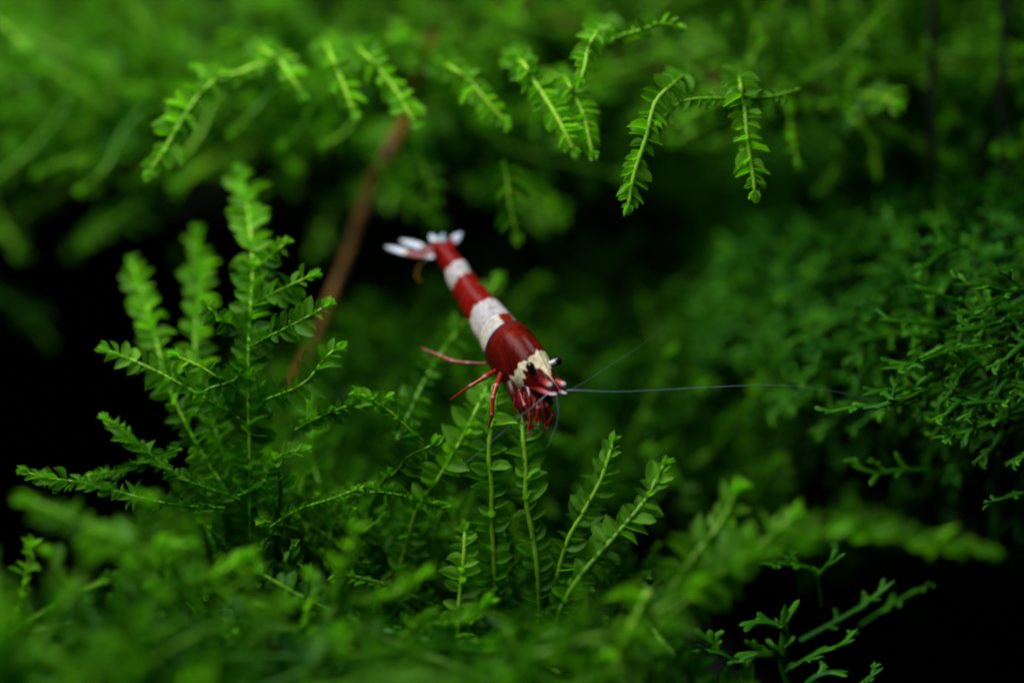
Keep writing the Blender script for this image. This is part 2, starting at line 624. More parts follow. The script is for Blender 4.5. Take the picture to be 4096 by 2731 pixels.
# bed round the focus plane and behind the branching plant
n = 800
b = np.stack([r.uniform(-2.7, 1.1, n), r.uniform(0.0, 1.7, n), np.zeros(n)], -1)
b[:, 2] = ground_z(b[:, 0], b[:, 1]) + r.uniform(0.0, 1.0, n)
dv = np.stack([r.normal(0, 0.45, n), r.normal(-0.1, 0.4, n), np.abs(r.normal(0.9, 0.3, n))], -1)
ln = r.uniform(0.5, 1.0, n)
lx = [300, 500, 700, 900, 1150, 1350, 1600, 1900, 2200, 2500, 2700, 2750]
ly = [2300, 2080, 1850, 1640, 1640, 1820, 1950, 2080, 2150, 2200, 2300, 2900]
b, dv, ln = keep(b, dv, ln, lambda x, y, d: (y > np.interp(x, lx, ly)) & (x > 330))
scatter('bed_moss', 'deep green moss growing densely around the bases of the upright shoots', b, dv, ln, PROTOS, MM, r, -0.12)

# bed further back, in the shade of the ledge
n = 2300
b = np.stack([r.uniform(-2.2, 4.0, n), 1.7 + 7.5 * r.uniform(0, 1, n) ** 0.8, np.zeros(n)], -1)
b[:, 2] = ground_z(np.minimum(b[:, 0], 1.0), b[:, 1]) + r.uniform(0.0, 1.0, n)
dv = np.stack([r.normal(0, 0.5, n), r.normal(-0.3, 0.4, n), np.abs(r.normal(0.8, 0.3, n))], -1)
ln = r.uniform(0.6, 1.2, n)
lx = [900, 1150, 1500, 2000, 2300, 2600, 4500]
ly = [2100, 1450, 1120, 1020, 960, 880, 850]
b, dv, ln = keep(b, dv, ln, lambda x, y, d: (y > np.interp(x, lx, ly)) & (x > 900))
scatter('shaded_moss', 'dim blurred moss in the shade behind the shrimp', b, dv, ln, FAR, MM, r, -0.1)

# carpet on top of the ledge, and shoots hanging over its front edge
def droop(x, r, n, k=0.4):
    """shoots lean left on the left side and right further on, drooping over the edge"""
    lean = np.interp(x, [-5, -2.2, -1.4, -0.6, 0.8, 2.5], [-0.7, -0.75, -0.3, 0.55, 0.35, -0.3])
    return np.stack([lean + r.normal(0, k, n), -0.8 + r.normal(0, k * 0.6, n), -0.05 + r.normal(0, k * 0.8, n)], -1)


n = 820
x = r.uniform(-7.0, 0.25, n)
y = np.minimum(ledge_front(x) + r.uniform(0.0, 1, n) ** 1.2 * 4.2 + 0.1, np.where(x > -1.5, 5.2, 9.0) - r.uniform(0, 1, n))
b = np.stack([x, y, LEDGE_Z + r.uniform(-0.1, 0.35, n)], -1)
dv = droop(x, r, n, 0.55) + np.array((0, 0, 0.2))
ln = r.uniform(0.8, 1.5, n)
scatter('ledge_moss', 'bright blurred moss carpet covering the top of the rock ledge', b, dv, ln, FAR, MM, r, 0.08)

n = 260
x = r.uniform(-6.5, 0.3, n)
y = ledge_front(x) - r.uniform(-0.3, 0.9, n)
b = np.stack([x, y, r.uniform(0.35, 0.75, n)], -1)
dv = droop(x, r, n, 0.4) + np.stack([np.zeros(n), np.zeros(n), r.uniform(-0.7, 0.15, n)], -1)
ln = r.uniform(0.6, 1.2, n)
lx = [-500, 0, 200, 600, 1000, 1400, 1800, 2300, 2600, 3200, 4000, 5000]
ly = [640, 660, 640, 540, 520, 600, 660, 600, 520, 560, 800, 900]
b, dv, ln = keep(b, dv, ln, lambda x, y, d: (y < np.interp(x, lx, ly)))
scatter('hanging_moss', 'green moss fringe hanging over the front edge of the ledge', b, dv, ln, PROTOS, MM, r, 0.0)

# moss bank rising far behind on the right
n = 1700
x = r.uniform(-1.7, 7.0, n)
y = r.uniform(3.2, 9.4, n)
b = np.stack([x, y, ground_z(x, y) + r.uniform(-0.05, 0.25, n)], -1)
dv = np.stack([r.normal(-0.2, 0.5, n), r.normal(-0.8, 0.3, n), r.normal(0.35, 0.4, n)], -1)
scatter('bank_moss', 'smooth far moss bank rising out of focus behind and right of the shrimp', b, dv, r.uniform(0.8, 1.4, n), FAR, MM, r, -0.12)

# driftwood branch carrying the right hanging shoots
path = spline([P(1980, 60, 3.6), P(2300, 130, 3.1), P(2700, 300, 2.6), P(3180, 400, 2.0), P(3500, 380, 2.4), P(4300, 120, 3.6)], 40)
rr = np.interp(np.arange(40), [0, 20, 39], [0.16, 0.11, 0.07]) * (1 + 0.15 * np.sin(np.arange(40) * 1.1) + 0.1 * np.sin(np.arange(40) * 2.7))
V, Q = tube(path, rr, 14)
tag(link('driftwood_branch', quad_mesh('driftwood_branch', V - path[0], Q, [M['bark']]), None, Vector(path[0])),
    'dark driftwood branch under the moss from top middle to the right', 'branch')
n = 190
k = r.integers(0, 40, n)
b = path[k] + r.normal(0, 0.06, (n, 3))
dv = np.stack([r.normal(-0.2, 0.7, n), r.normal(-0.25, 0.6, n), r.normal(-0.05, 0.55, n)], -1)
ln = r.uniform(0.5, 1.1, n)
b, dv, ln = keep(b, dv, ln, lambda x, y, d: (y < np.interp(x, [1900, 2500, 3100, 3400, 4200], [430, 560, 640, 760, 700])) & (d > 0.5))
scatter('branch_moss', 'soft yellow-green moss wrapping the driftwood branch at the upper right', b, dv, ln, PROTOS, MM, r, 0.1)


def on_boulder(n, zlo, zhi, ymax, r):
    d_ = unit(r.normal(size=(n * 30, 3)))
    p = BC + d_ * BR
    m = (p[:, 2] > zlo) & (p[:, 2] < zhi) & (p[:, 1] < ymax) & (p[:, 0] < 4.6)
    p, d_ = p[m][:n], d_[m][:n]
    return p, unit(d_ / BR)


b, nn = on_boulder(260, 0.72, 1.4, 6.0, r)
dv = nn * 0.8 + r.normal(0, 0.5, b.shape) + np.array((-0.2, -0.1, -0.15))
scatter('boulder_moss', 'soft blurred moss over the upper part of the right boulder', b - nn * 0.1, dv, r.uniform(0.8, 1.4, len(b)), FAR, MM, r, -0.15)


# liverwort: flattened ribbons that fork
def ribbon(path, r0, r1, nrm, sides=6, flat=0.28):
    n = len(path)
    t = np.linspace(0, 1, n)
    rad = r0 + (r1 - r0) * t
    rad = rad * np.interp(t, [0, 0.88, 0.97, 1], [1, 1.1, 0.75, 0.1])
    return tube(path, rad, sides, flat, nrm)


def thallus(start, direction, nrm, length, rad, depth, r, out, n=7):
    """collects (path, r0, r1, nrm, depth)"""
    direction = unit(direction)
    side = unit(np.cross(nrm, direction))
    bend = r.normal(0, 0.28)
    t = np.linspace(0, 1, n)[:, None]
    path = start + direction * length * t + side * bend * length * t ** 2 + nrm * r.normal(0, 0.14) * length * t ** 2
    out.append((path, rad, rad * r.uniform(0.75, 1.0), nrm, depth))
    if depth <= 0:
        return
    k = int(r.integers(2, 5))
    for i in range(k):
        f = 0.3 + 0.65 * (i + r.uniform(0, 0.8)) / k
        p0 = path[min(n - 1, int(f * (n - 1)))]
        sg = 1 if (i % 2) else -1
        an = math.radians(r.uniform(25, 60)) * sg
        dn = direction * math.cos(an) + side * math.sin(an) + nrm * r.normal(0, 0.2)
        n2 = unit(nrm + r.normal(0, 0.25, 3))
        thallus(p0, dn, n2, length * r.uniform(0.3, 0.6), rad * r.uniform(0.7, 0.95), depth - 1, r, out, max(5, n - 2))


def thallus_proto(seed):
    r = np.random.default_rng(seed)
    out = []
    thallus(np.zeros(3), np.array((0, 0, 1.0)), unit(np.array((0.2, 1, 0))), 0.5, 0.034, 2, r, out)
    Vs, Qs, As, off = [], [], [], 0
    for (path, r0, r1, nrm, dp) in out:
        V, Q = ribbon(path, r0, r1, nrm)
        Vs.append(V); Qs.append(Q + off); off += len(V)
        As.append(np.repeat(np.linspace(0.2 + 0.12 * (2 - dp), 0.45 + 0.15 * (2 - dp), len(path)), 6))
    Q = np.vstack(Qs)
    return np.vstack(Vs), Q, np.concatenate(As), np.zeros(len(Q), int)


TP = [thallus_proto(200 + i) for i in range(8)]
b, nn = on_boulder(1000, -1.55, 0.78, 4.9, r)
dv = nn * 0.3 + r.normal(0, 0.22, b.shape) + np.array((-0.85, -0.3, 0.0))
ln = r.uniform(0.65, 1.1, len(b))
scatter('boulder_liverwort', 'dark green coral-like liverwort mat covering the side of the right boulder', b - nn * 0.08, dv, ln, TP, [M['thallus']], r, -0.22, cat='liverwort', up=(0.0, -0.5, 1.0))

# nearer tiers of the same liverwort, reaching into the focus plane
b, nn = on_boulder(190, -0.75, 0.45, 3.2, r)
b = b + np.stack([r.uniform(-0.5, 0.1, len(b)), r.uniform(-0.75, -0.25, len(b)), r.uniform(-0.05, 0.05, len(b))], -1)
dv = r.normal(0, 0.2, b.shape) + np.array((-0.9, -0.15, 0.03))
scatter('liverwort_tiers', 'layered liverwort tiers jutting left from the boulder at the right', b, dv, r.uniform(0.55, 0.95, len(b)), TP, [M['thallus']], r, -0.05, cat='liverwort', up=(0.0, -0.6, 1.0))

# ------------------------------------------------------------------ the shrimp
A_ = np.array(R) * 0.51 - np.array(U) * 0.575 + np.array(T) * 0.64      # tail to head
A_ = unit(A_)
UPV = np.array((0, 0, 1.0))
D_ = unit(UPV - A_ * (UPV @ A_))                                         # its back
L_ = np.cross(A_, D_)                                                    # its right flank, nearer the lens
RED = np.array((0.15, 0.004, 0.0025))
DRED = np.array((0.042, 0.002, 0.0015))
ORED = np.array((0.15, 0.008, 0.002))
WHITE = np.array((0.33, 0.295, 0.305))
CREAM = np.array((0.47, 0.40, 0.26))
SNOW = np.array((0.38, 0.41, 0.50))

SPINE = [  # px, py, d, half width px, half height px
    (1758, 996, 0.90, 33, 38), (1790, 1036, 0.85, 40, 47), (1822, 1078, 0.80, 46, 53), (1852, 1132, 0.74, 51, 59), (1885, 1182, 0.67, 57, 66),
    (1918, 1228, 0.62, 63, 72), (1955, 1278, 0.53, 70, 81), (1998, 1338, 0.41, 84, 96), (2040, 1402, 0.28, 97, 117),
    (2085, 1457, 0.17, 96, 118), (2125, 1497, 0.07, 84, 100), (2165, 1532, -0.02, 62, 70), (2200, 1558, -0.09, 40, 42), (2222, 1575, -0.13, 20, 20)]
SK = spline([list(P(*q[:3])) + [q[3] * SP, q[4] * SP] for q in SPINE], 420)

# arc position of the carapace's rear edge
seglen = np.concatenate([[0], np.cumsum(np.linalg.norm(np.diff(SK[:, :3], axis=0), axis=1))])
rear_i = int(np.argmin(np.linalg.norm(SK[:, :3] - np.array(P(1998, 1338, 0.41)), axis=1)))
rear_s, tot_s = seglen[rear_i], seglen[-1]
rim_s = rear_s + 0.135 * (tot_s - rear_s)
NS, NT = len(SK), 128
SEG = [0.0, 0.16, 0.35, 0.52, 0.66, 0.775, 1.0]
theta = np.linspace(0, 2 * math.pi, NT, endpoint=False)
BV = np.zeros((NS, NT, 3)); BP = np.zeros((NS, NT, 3))
sr_ = np.random.default_rng(3)
jag = sr_.normal(0, 1, (12, NT))


def smooth_noise(th, k, seed):
    r_ = np.random.default_rng(seed)
    return sum(r_.normal() * np.sin(m * th + r_.uniform(0, 6.28)) / m ** 0.55 for m in range(1, k)) / 2


for i in range(NS):
    s = seglen[i]
    c = SK[i, :3]
    hw, hh = SK[i, 3], SK[i, 4]
    ct, st = np.cos(theta), np.sin(theta)
    if s < rim_s:                                      # abdomen; uu counts from the carapace back to the tail
        uu = 1 - s / rim_s
        k = max(0, min(5, np.searchsorted(SEG, uu, side='right') - 1))
        v = (uu - SEG[k]) / (SEG[k + 1] - SEG[k])
        lift = 1.0 + 0.075 * (v ** 0.7) - 0.03
        if k == 0:
            lift = 0.92 + 0.06 * v
        if k == 5:
            lift = 1.0 + 0.02 * math.sin(v * 3.1)
        side_fl = 1 + (0.16 * math.sin(math.pi * min(1, v)) ** 0.6 if k < 5 else 0) * np.clip(-np.cos(theta * 1) + 0.1, 0, 1) * (np.abs(st) > 0.15)
        x = hw * lift * np.sign(st) * np.abs(st) ** 0.92 * side_fl
        z = hh * lift * np.where(ct > 0, ct, ct * 0.98)
    else:
        g = (s - rear_s) / (tot_s - rear_s)
        lift = 1.035 + 0.03 * math.exp(-(g - 0.135) * 30)
        x = hw * lift * np.sign(st) * np.abs(st) ** 0.9
        z = hh * lift * np.where(ct > 0, np.sign(ct) * np.abs(ct) ** 0.95, ct * 0.92)
        ridge = np.exp(-(theta / 0.10) ** 2) + np.exp(-((theta - 2 * math.pi) / 0.10) ** 2)
        z = z + ridge * hh * 0.10 * np.clip((g - 0.3) * 4, 0, 1)
    BV[i] = c + np.outer(z, D_) + np.outer(x, L_)
    # paint: each marking is a weight with a ragged edge that bleeds a little, plus pigment specks
    th_s = np.where(theta > math.pi, theta - 2 * math.pi, theta)
    p_ = BV[i]
    fine = vnoise(p_[:, 0] * 30 + p_[:, 2] * 11, p_[:, 1] * 30 - p_[:, 2] * 21, 41)
    speck = vnoise(p_[:, 0] * 95 + p_[:, 2] * 40, p_[:, 1] * 95 - p_[:, 2] * 70, 43)
    blot = vnoise(p_[:, 0] * 9 + p_[:, 2] * 5, p_[:, 1] * 9 - p_[:, 2] * 6, 47)

    def wgt(v, wd):
        return np.clip(v / wd + 0.5, 0, 1)[:, None]

    def over(base, top, w_):
        return base * (1 - w_) + top * w_

    col = np.tile(RED, (NT, 1)) * (1 + 0.3 * blot + 0.12 * fine)[:, None]
    if s < rim_s:
        rag = 0.022 * smooth_noise(theta, 24, 5) + 0.012 * fine
        w1 = wgt(0.35 - (uu + rag), 0.012)
        w2 = wgt((uu + 0.02 * smooth_noise(theta, 12, 6) + 0.012 * fine) - 0.655, 0.012) * wgt(0.775 - (uu + 0.012 * smooth_noise(theta, 12, 8) + 0.01 * fine), 0.012)
        warm = float(np.clip(1 - abs(uu - 0.10) / 0.07, 0, 1))
        pale = WHITE[None] * (1 - 0.35 * warm) + CREAM[None] * 0.35 * warm
        cr = np.clip((np.abs(th_s) - 1.2) / 0.8, 0, 1)[:, None]
        pale = pale * (1 - cr * 0.5) + CREAM * cr * 0.5
        pale = pale * (1 + 0.10 * fine + 0.08 * blot)[:, None]
        near = math.exp(-((uu - 0.35) / 0.03) ** 2) + math.exp(-((uu - 0.655) / 0.02) ** 2) + math.exp(-((uu - 0.775) / 0.02) ** 2)
        sp_r = np.clip((speck - 1.0 + 0.35 * near) * 3, 0, 0.7)[:, None]
        pale = over(pale, RED[None] * 1.2, sp_r)
        col = over(col, pale, np.clip(w1 + w2, 0, 1))
        spot = wgt(0.36 - 0.5 * max(0, uu - 0.09) - np.abs(th_s + 0.12 + 0.08 * fine), 0.05) * wgt(0.142 + 0.012 * smooth_noise(theta * 3, 8, 9) + 0.012 * fine - uu, 0.012)
        col = over(col, ORED[None] * 0.8, spot)
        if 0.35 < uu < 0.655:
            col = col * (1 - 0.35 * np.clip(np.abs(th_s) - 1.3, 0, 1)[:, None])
        for e_ in SEG[1:6]:                                # thin translucent rear margin of each plate, dark seam behind it
            col = over(col, col * 1.35 + 0.02, 0.7 * math.exp(-((uu - e_ + 0.012) / 0.008) ** 2))
            col = col * (1 - 0.5 * math.exp(-((uu - e_ - 0.006) / 0.005) ** 2))
    else:
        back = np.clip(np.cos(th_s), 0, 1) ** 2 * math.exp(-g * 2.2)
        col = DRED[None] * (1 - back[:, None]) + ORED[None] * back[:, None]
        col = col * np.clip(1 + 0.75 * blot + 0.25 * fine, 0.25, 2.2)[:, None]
        if g < 0.175:
            col = col * 0.25 + np.array((0.012, 0.008, 0.014))        # shadow line under the overlapping rear edge, painted dark
        jf = 0.03 * smooth_noise(theta, 30, 15) + 0.014 * fine
        jf2 = 0.03 * smooth_noise(theta, 26, 17) + 0.014 * fine
        front_lim = 0.785 + 0.35 * np.clip(0.38 - np.abs(th_s), 0, 1) - 0.03 * np.abs(th_s)
        w_c = wgt(g + jf - 0.61 + 0.06 * np.clip(np.abs(th_s) - 1.2, 0, 1.2), 0.014) * wgt(front_lim - g - jf2, 0.014) * wgt(2.3 - np.abs(th_s), 0.2)
        face = DRED[None] * np.array((1.5, 1.2, 1.6)) * np.clip(1 + 0.6 * blot + 0.3 * fine, 0.3, 2)[:, None]
        col = over(col, face, wgt(g + jf2 - front_lim, 0.014))
        crm = CREAM[None] * 0.95 * (1 + 0.15 * fine + 0.12 * blot)[:, None]
        crm = over(crm, RED[None], np.clip((speck - 0.85) * 3, 0, 0.6)[:, None])
        col = over(col, crm, w_c)
    BP[i] = col
V = BV.reshape(-1, 3)
i = np.arange(NS - 1)[:, None] * NT
j = np.arange(NT)[None, :]
k = (j + 1) % NT
Q = np.stack([i + j, i + k, i + NT + k, i + NT + j], -1).reshape(-1, 4)
shrimp_base = np.array(P(1960, 1716, 0.05))
shrimp = link('shrimp', None, None, Vector(shrimp_base))
shrimp.empty_display_size = 0.2
tag(shrimp, 'red and white banded shrimp clinging head down to the moss shoots', 'shrimp')
# close both ends
tail_c, head_c = SK[0, :3] - A_ * 0.01, SK[-1, :3] + A_ * 0.03
V = np.vstack([V, np.tile(tail_c, (NT, 1)), np.tile(head_c, (NT, 1))])
Q = np.vstack([Q,
               np.stack([NS * NT + j[0], NS * NT + k[0], k[0], j[0]], -1),
               np.stack([(NS - 1) * NT + j[0], (NS - 1) * NT + k[0], (NS + 1) * NT + k[0], (NS + 1) * NT + j[0]], -1)])
BPf = np.vstack([BP.reshape(-1, 3), BP[0], BP[-1]])
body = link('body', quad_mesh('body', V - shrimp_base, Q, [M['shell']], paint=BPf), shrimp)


def S(g, lat, dor, ax=0.0):
    """a point by the carapace: g 0 rear edge to 1 front, offsets in photograph pixels"""
    s = rear_s + g * (tot_s - rear_s)
    c = np.array([np.interp(s, seglen, SK[:, q]) for q in range(3)])
    return c + (L_ * lat + D_ * dor + A_ * ax) * SP


def limb(name, pts, radii, cols, parent=shrimp, mat='limb', sides=10, n=None, flat=1.0, nrm=None, knots=True, cap=True):
    """jointed limb: pts world, radii px, cols one per point"""
    pts = [np.asarray(p, float) for p in pts]
    dense = n or (len(pts) - 1) * 9 + 1
    full = [list(p) + [rr * SP] + list(c_) for p, rr, c_ in zip(pts, radii, cols)]
    sp_ = np.zeros((dense, 7))
    if knots:                                            # straight pieces with rounded joints
        arr = np.array(full)
        t = np.linspace(0, len(pts) - 1, dense)
        for q in range(7):
            sp_[:, q] = np.interp(t, np.arange(len(pts)), arr[:, q])
        kern = sp_.copy()
        kern[1:-1] = 0.25 * sp_[:-2] + 0.5 * sp_[1:-1] + 0.25 * sp_[2:]
        sp_ = kern
        fr_ = t - np.round(t)
        inner = (np.round(t) > 0) & (np.round(t) < len(pts) - 1)
        sp_[:, 3] *= 1 + 0.28 * np.exp(-(fr_ / 0.10) ** 2) * inner - 0.06
        pale = (np.exp(-(fr_ / 0.06) ** 2) * inner * 0.5)[:, None]
        sp_[:, 4:7] = sp_[:, 4:7] * (1 - pale) + np.array((0.42, 0.2, 0.26)) * pale
    else:
        sp_ = spline(full, dense)
    rad = sp_[:, 3].copy()
    if cap:
        rad[-1] *= 0.15
        rad[-2] *= 0.8
    V, Q = tube(sp_[:, :3], rad, sides, flat, nrm)
    pnt = np.repeat(sp_[:, 4:7], sides, 0)
    inv = np.zeros(3)
    o = link(name, quad_mesh(name, V - shrimp_base, Q, [M[mat]], paint=np.clip(pnt, 0, 1)), parent)
    return o


LR = np.array((0.22, 0.009, 0.007))
LD = np.array((0.11, 0.006, 0.004))
PALE = np.array((0.6, 0.45, 0.45))
# walking legs on the near flank
limb('walking_leg', [P(1945, 1455, 0.30), P(1870, 1452, 0.36), P(1807, 1444, 0.40), P(1764, 1424, 0.43), P(1681, 1390, 0.50)], [7, 7, 8, 6, 3], [LD, LD, LR, LR, LR])
limb('walking_leg', [P(1990, 1478, 0.18), P(1941, 1508, 0.06), P(1884, 1542, 0.05), P(1798, 1600, 0.10)], [11, 10, 7, 3], [LR, LR, LR, LR])
limb('walking_leg', [P(2006, 1490, 0.12), P(1984, 1545, 0.0), P(1971, 1590, -0.05), P(1970, 1655, -0.06), P(1953, 1716, 0.0)], [13, 11, 9.5, 8.5, 4], [LD, LR, LR, LR, LR])
# legs of the far flank, mostly hidden
limb('walking_leg', [P(2080, 1500, 0.42), P(2060, 1590, 0.40), P(2085, 1660, 0.36), P(2078, 1720, 0.30)], [10, 9, 7, 4], [LD, LD, LD, LR])
limb('walking_leg', [P(2130, 1520, 0.32), P(2165, 1590, 0.28), P(2195, 1650, 0.26), P(2180, 1715, 0.24)], [10, 9, 7, 4], [LD, LD, LD, LR])
# mouthparts and small clawed legs under the head
limb('maxilliped', [P(2040, 1525, 0.02), P(2055, 1580, -0.02), P(2078, 1625, -0.03), P(2100, 1640, -0.02)], [20, 18, 13, 6], [DRED, DRED, LD, LD], knots=False, flat=0.5, nrm=np.array(T), sides=12)
limb('maxilliped', [P(2110, 1545, -0.05), P(2120, 1590, -0.10), P(2110, 1635, -0.10), P(2128, 1668, -0.08)], [16, 13, 10, 6], [DRED, DRED, LD, LR], knots=False, flat=0.6, nrm=np.array(T))


def claw_leg(pts, radii, spread, tint=LR):
    o = limb('claw_leg', pts, radii, [LD] + [tint] * (len(pts) - 1))
    e, p = np.array(pts[-1]), np.array(pts[-2])
    d_ = unit(e - p)
    sd = unit(np.cross(d_, np.array(T)))
    ln_ = 34 * SP
    for sg in (-1, 1):
        limb('finger', [e - d_ * 4 * SP, e + d_ * ln_ * 0.5 + sd * sg * spread * SP, e + d_ * ln_ + sd * sg * spread * 0.4 * SP], [6, 5, 2.2], [tint, tint, PALE * 0.8], parent=o, knots=False, n=8, sides=7)
    for q in range(5):
        off = (q - 2) * 3.2 * SP
        limb('bristle', [e + d_ * ln_ * 0.95 + sd * off * 0.5, e + d_ * (ln_ + 16 * SP) + sd * off * 1.6], [1.4, 0.6], [LD, PALE * 0.5], parent=o, knots=False, n=3, sides=5)
    return o


claw_leg([P(2075, 1560, -0.03), P(2098, 1620, -0.09), P(2122, 1655, -0.10), P(2121, 1700, -0.09)], [9, 8, 8, 6], 6)
claw_leg([P(2120, 1575, -0.09), P(2152, 1632, -0.12), P(2150, 1668, -0.12)], [9, 9, 8], 8)
claw_leg([P(2165, 1570, -0.10), P(2190, 1620, -0.13), P(2212, 1660, -0.12), P(2196, 1688, -0.10)], [8, 8, 7, 6], 7)
claw_leg([P(2090, 1580, 0.04), P(2076, 1628, 0.02), P(2098, 1668, 0.0)], [11, 10, 9], 7, LD * 1.2)
claw_leg([P(2190, 1575, 0.02), P(2205, 1610, 0.02), P(2190, 1640, 0.03)], [10, 9, 8], 6, LD * 1.2)

for q in range(20):
    r_ = np.random.default_rng(500 + q)
    x0, y0, d0 = 2056 + q * 7.5 + r_.uniform(-8, 8), 1545 + r_.uniform(0, 25) + q * 2, -0.06 + r_.uniform(-0.06, 0.1)
    limb('mouthpart', [P(x0, y0, d0), P(x0 + r_.uniform(-14, 22), y0 + 34, d0 - 0.02), P(x0 + r_.uniform(-18, 30), y0 + 60 + r_.uniform(0, 50), d0)],
         [6, 5, 2], [LD, LD * 1.3, LR], n=12, sides=7)

# head: rostrum, eyes, antennal scales, antennule peduncles
limb('rostrum', [S(0.55, 0, 98), S(0.64, 0, 88), S(0.78, 0, 66, 8), S(0.92, 0, 42, 26), S(1.0, 0, 30, 42)], [10, 12, 9, 6, 2],
     [CREAM * 0.9, CREAM, CREAM * 0.9, DRED * 1.5, (0.25, 0.1, 0.14)], knots=False, flat=0.55, nrm=L_, n=20)


def eye(sign, base, ball):
    o = limb('eye_stalk', [base, base * 0.45 + ball * 0.55, ball], [13, 13, 17], [CREAM, SNOW * 0.8, ORED], knots=False, n=8, cap=False)
    th, ph = np.meshgrid(np.linspace(0.001, math.pi - 0.001, 18), np.linspace(0, 2 * math.pi, 28), indexing='ij')
    ax = unit(ball - base)
    b1 = unit(np.cross(ax, D_)); b2 = np.cross(ax, b1)
    sph = np.outer(np.cos(th).ravel(), ax) * 1.05 + np.outer((np.sin(th) * np.cos(ph)).ravel(), b1) + np.outer((np.sin(th) * np.sin(ph)).ravel(), b2)
    V = ball + ax * 6 * SP + sph * 18 * SP
    pn = np.tile(np.array((0.010, 0.006, 0.006)), (len(V), 1))
    link('eye', quad_mesh('eye', V - shrimp_base, grid_quads(18, 28), [M['eye']], paint=pn), o)


eye(1, S(0.74, 34, 58), S(0.74, 54, 76))
eye(-1, S(0.72, -40, 66), S(0.73, -70, 78))

for sg, tip_a, tip_s in ((1, P(2205, 1543, -0.26), P(2224, 1580, -0.26)), (-1, P(2262, 1542, -0.16), P(2263, 1576, -0.16))):
    b0 = S(0.80, sg * 24, 22)
    b1 = S(0.80, sg * 40, -6)
    ta, ts = np.array(tip_a), np.array(tip_s)
    RR = np.array((0.11, 0.005, 0.007))
    limb('antennule', [b0, b0 * 0.5 + ta * 0.5, b0 * 0.2 + ta * 0.8, ta], [17, 16, 14, 11], [RR, RR, (0.35, 0.06, 0.06), SNOW], knots=False, n=24)
    limb('antennal_scale', [b1, b1 * 0.6 + ts * 0.4, b1 * 0.25 + ts * 0.75, ts], [22, 28, 22, 12], [RR * 0.8, RR, (0.36, 0.09, 0.12), SNOW * 0.9], knots=False, n=24, flat=0.45, nrm=D_, sides=14)

BLUE = (0.11, 0.16, 0.21)


def feeler(pts, r0=3.4, r1=1.6):
    r0, r1 = r0 * 0.66, r1 * 0.5
    w_ = [P(*q) for q in pts]
    rr = np.linspace(r0, r1, len(w_))
    limb('antenna', w_, rr, [BLUE] * len(w_), knots=False, n=60, sides=6, mat='feeler', cap=False)


feeler([(2268, 1560, -0.16), (2340, 1562, -0.18), (2480, 1566, -0.15), (2700, 1556, -0.05), (2950, 1543, 0.0), (3120, 1541, 0.05), (3280, 1556, 0.1), (3440, 1588, 0.2), (3600, 1650, 0.3), (3780, 1740, 0.5)], 3.6, 1.2)
feeler([(2264, 1568, -0.16), (2330, 1532, -0.1), (2440, 1462, 0.1), (2560, 1385, 0.3), (2680, 1290, 0.55)], 1.7, 0.3)
feeler([(2226, 1584, -0.26), (2234, 1640, -0.25), (2225, 1700, -0.22), (2190, 1790, -0.18)], 6.0, 2.6)
feeler([(2192, 1572, -0.26), (2150, 1610, -0.28), (2080, 1665, -0.26), (1990, 1745, -0.22), (1830, 1880, -0.2)], 3.4, 1.4)
feeler([(2275, 1580, -0.16), (2330, 1640, -0.05), (2420, 1745, 0.15)], 1.6, 0.8)
feeler([(2196, 1536, -0.26), (2180, 1500, -0.24), (2160, 1470, -0.22)], 2.6, 1.4)


# tail fan
def blade(name, base, mid, tip, width, nrm, paintf, thick=0.10, parent=shrimp):
    """flattened oval blade"""
    pth = spline([base, mid, tip], 26)
    t = np.linspace(0, 1, 26)
    prof = np.interp(t, [0, 0.15, 0.45, 0.75, 0.92, 1], [0.4, 0.72, 1.0, 0.84, 0.42, 0.03]) * width * 0.44 * SP
    V, Q = tube(pth, prof, 16, thick, nrm)
    ang_ = np.tile(np.linspace(0, 2 * math.pi, 16, endpoint=False), 26)
    pn = np.array([paintf(tt) for tt in np.repeat(t, 16) + 0.03 * np.sin(ang_ * 3)])
    return link(name, quad_mesh(name, V - shrimp_base, Q, [M['fan']], paint=pn), parent)


def fanp(*stops):
    def f(t):
        c_ = stops[0][1]
        for a_, cc in stops:
            if t >= a_:
                c_ = cc
        return c_
    return f


FN = D_ * 0.75 + np.array(T) * 0.35
blade('uropod', P(1752, 1028, 0.89), P(1650, 1014, 0.93), P(1540, 986, 0.98), 33, FN + L_ * 0.5, fanp((0, RED), (0.06, SNOW * 0.9), (0.18, RED * 0.8), (0.60, CREAM), (0.64, SNOW)))
blade('uropod', P(1750, 1012, 0.91), P(1680, 985, 0.96), P(1598, 960, 1.01), 33, FN + L_ * 0.5, fanp((0, RED), (0.38, DRED), (0.44, SNOW)))
blade('telson', P(1768, 1004, 0.88), P(1745, 970, 0.92), P(1722, 936, 0.97), 44, FN, fanp((0, RED), (0.5, RED * 0.7), (0.58, SNOW)))
blade('uropod', P(1772, 1008, 0.90), P(1802, 975, 0.95), P(1846, 930, 0.98), 46, FN - L_ * 0.4, fanp((0, DRED), (0.05, RED), (0.64, SNOW)))
blade('uropod', P(1768, 1000, 0.91), P(1768, 968, 0.96), P(1772, 932, 1.00), 32, FN - L_ * 0.2, fanp((0, RED * 0.6), (0.5, (0.3, 0.38, 0.45))))
limb('waste_thread', [P(1712, 1040, 0.95), P(1690, 1050, 0.96), P(1674, 1075, 0.97), P(1668, 1105, 0.98), P(1684, 1130, 0.98)], [4, 5, 5.5, 5, 4], [(0.16, 0.09, 0.015)] * 5, knots=False)

